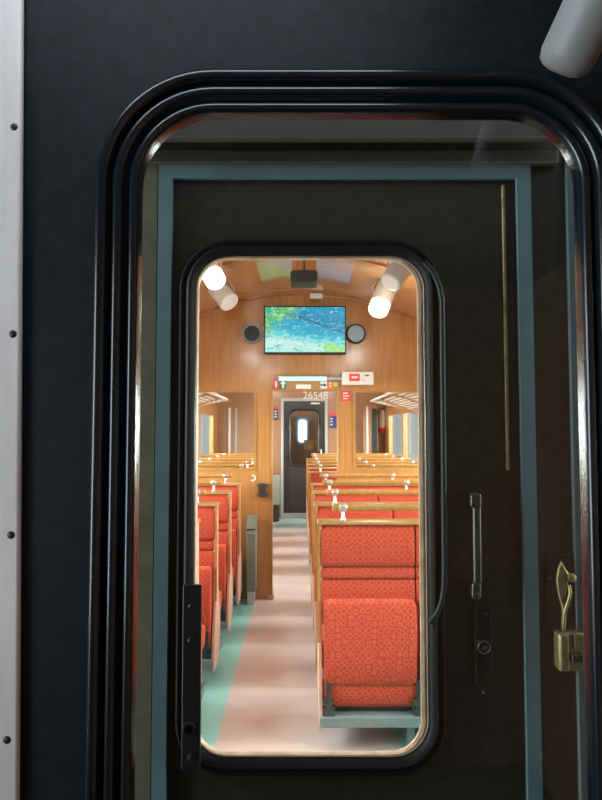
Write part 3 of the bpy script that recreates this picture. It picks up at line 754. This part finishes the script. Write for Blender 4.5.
obj('gasket', sweep(W3, [(-.004, YE - .002), (-.004, YE - .02), (.02, YE - .025), (.035, YE - .012), (.036, YE - .002)]), 'rubber', D3, smooth=True)
tag(obj('sill', bx(dx0, dx1, YE - .05, YE - .003, 0, .10), 'greyframe', D3, bevel=.004), 'pale grey threshold')
obj('lower_panel', plate((dx0 + .10, dx1 - .10, .22, .95, .03), YE - .008, YE - .0005), 'dark', D3, bevel=.004)
obj('handle', tube(BM(), (dx1 - .07, YE - .04, .85), (dx1 - .07, YE - .04, 1.25), .014, n=12), 'chrome', D3, smooth=True)
obj('header_plate', plate((.18, .34, zdt - .075, zdt - .05, .004), YE - .008, YE - .0025), 'white', D3)
# next coach door beyond the far door
YX = YE + .75
w2 = obj('door_4', BM() and ring(rr(-.55, .65, 0, 2.3, .004), rr(P(297.5, 442, YX).x, P(307.5, 442, YX).x, P(300, 443, YX).z, P(300, 419, YX).z, .07), YX, YX + .05), 'brownpanel')
struct(w2, 'brown door of the coach beyond, seen through the far door window', 'door')
fw = (P(297.5, 442, YX).x, P(307.5, 442, YX).x, P(300, 443, YX).z, P(300, 419, YX).z, .07)
obj('frame', sweep(fw, [(-.008, YX), (-.008, YX - .02), (.035, YX - .02), (.035, YX)]), 'bluewin', w2, smooth=True)
obj('pane', plate(fw, YX + .02, YX + .03), 'sky', w2)
st = flat('notice', 304, 440, 313, 450, YX, .01, 'yel', w2); st['label'] = 'yellow notice'
struct(obj('wall_passage', box(bx(-.75, -.69, YE + .06, YX + .05, 0, 2.4), .80, .86, YE + .06, YX + .05, 0, 2.4), 'brownpanel'), 'side walls of the passage beyond the far door', 'wall')
# coach number
nb = text('coach_number', '26548', .185, 'white', (P(315.5, 396, YE).x, YE - .024, P(315.5, 395.8, YE).z))
tag(nb, 'white coach number 26548 above the far door', 'number')

def notice(px0, py0, px1, py1, label):
    o = flat('notice', px0, py0, px1, py1, YE, .012, 'navy', label=label, cat='notice')
    h = py1 - py0
    flat('band', px0, py0, px1, py0 + h * .2, YE - .012, .003, 'red', o)
    for k in range(3): flat('line', px0 + 1, py0 + h * (.34 + .2 * k), px0 + 3, py0 + h * (.42 + .2 * k), YE - .012, .003, 'white', o)
notice(273.6, 406, 278.2, 420, 'navy and red notice left of the far door')
notice(329.5, 413, 336.5, 428, 'navy and red notice right of the far door')
# fire extinguisher
c = P(382.5, 433, YE - .12)
fe = thing('fire_extinguisher', 'white and red fire extinguisher on the far wall, right of the tall cabinet', 'extinguisher', (c.x, YE - .09, c.z))
tag(obj('cylinder', lathe(BM(), (0, 0, 0), (0, 0, 1), [(0, .05), (.015, .062), (.10, .064)], 24), 'red', fe, smooth=True), 'red base')
tag(obj('label_band', lathe(BM(), (0, 0, .10), (0, 0, 1), [(0, .0642), (.24, .0642), (.29, .05), (.32, .02)], 24), 'white', fe, smooth=True), 'white upper body')
obj('valve', bx(-.03, .04, -.02, .02, .415, .45), 'dark', fe)
obj('neck', tube(BM(), (0, 0, .31), (0, 0, .42), .018, n=12), 'dark', fe)
obj('wall_bracket', bx(-.03, .03, .06, .089, .12, .30), 'lampgrey', fe)
# tall cabinet right, batten and heater
cb = thing('tall_cabinet', 'tall wooden cabinet with a dark green door strip against the far wall', 'cabinet', (P(371, 430, YE).x, YE - .001, 0))
obj('body', bx(-.17, .085, -.30, 0, 0, 2.05), 'brownpanel', cb)
obj('door', bx(-.02, .07, -.315, -.3005, .9, 1.98), 'greenrub', cb)
obj('corner_strip', bx(-.115, -.085, -.315, -.3005, .2, 2.02), 'white', cb)
for px, m in ((229.5, 'white'), (236, 'greyframe')):
    a = P(px, 452, YE); b = P(px, 408, YE)
    struct(obj('trim_%d' % (13 if px < 232 else 14), bx(a.x - .018, a.x + .018, YE - .03, YE - .0005, .3, b.z), m), ['left', 'right'][px > 232] + ' pale upright batten on the far wall behind the left glass', 'trim')
a = P(272, 505, 10.5); b = P(279.5, 476, 10.5)
ht = thing('heater', 'pale green heater box left of the far door', 'heater', (0, 10.5, 0))
obj('case', bx(a.x - .05, b.x, 0, .2, a.z, b.z), 'palegreen', ht, bevel=.01)
obj('base', bx(a.x - .04, b.x - .01, .01, .2, 0, a.z + .005), 'dark', ht)
tag(obj('floor_mat', bx(-.42, .075, 9.75, YE - .06, .0005, .012), 'mat_', bevel=.003), 'pale blue floor mat in front of the far door', 'mat')

# ================================================================== LIGHT
def area(name, loc, target, sx, sy, power, col):
    l = bpy.data.lights.new(name, 'AREA'); l.shape = 'RECTANGLE'; l.size = sx; l.size_y = sy; l.energy = power; l.color = col
    o = bpy.data.objects.new(name, l); C.objects.link(o); o.location = loc
    o.rotation_euler = (Vector(target) - Vector(loc)).to_track_quat('-Z', 'Y').to_euler()
    return o
# daylight outside the coach windows
area('daylight_left', (-2.9, 6.0, 2.0), (0, 6.0, .8), 10.5, 2.0, 1500, (.93, 1, 1))
area('daylight_right', (2.9, 6.0, 2.0), (0, 6.0, .8), 10.5, 2.0, 1500, (.97, 1, .97))
# daylight outside the vestibule window
area('daylight_vestibule', (-1.6, -.4, 1.6), (.2, .0, 1.6), 1.5, 1.3, 52, (.82, .92, 1))
# unseen fill light added to brighten the top of the near bulkhead
area('vestibule_fill', (-.15, .36, 2.27), (-.15, .52, 1.6), .6, .14, 2.0, (.78, .9, 1))
# daylight coming in from the side between the two coaches
area('daylight_gap', (-2.0, .90, 1.30), (0, 1.0, 1.25), .6, 2.6, 52, (.88, .98, 1))
# bulbs at the visible lamps, then unseen fill bulbs added along coach and passage
for x, y, z, e in ((-.62, 4.0, 2.5, 12), (.62, 4.6, 2.45, 12), (-.5, 2.2, 2.5, 22), (.6, 2.2, 2.5, 22), (-.6, 7.4, 2.5, 22), (.6, 7.4, 2.5, 22), (-.6, 9.6, 2.5, 22), (.6, 9.6, 2.5, 22), (0, 11.3, 2.25, 16)):
    l = bpy.data.lights.new('lamp_and_fill_bulb', 'POINT'); l.energy = e; l.color = (.96, 1, 1); l.shadow_soft_size = .09
    o = bpy.data.objects.new('lamp_and_fill_bulb', l); C.objects.link(o); o.location = (x, y, z)

wd = bpy.data.worlds.new('sky'); S.world = wd; wd.use_nodes = True
nt = wd.node_tree; bg = nt.nodes['Background']
bg.inputs[0].default_value = (.80, .92, 1, 1); bg.inputs[1].default_value = .9
S.cycles.use_denoising = True
try: S.cycles.denoiser = 'OPENIMAGEDENOISE'
except Exception: pass
S.cycles.max_bounces = 10; S.cycles.transparent_max_bounces = 16; S.cycles.diffuse_bounces = 5
S.view_settings.view_transform = 'Standard'; S.view_settings.look = 'None'
S.view_settings.gamma = 1; S.view_settings.use_curve_mapping = False; S.view_settings.exposure = 0
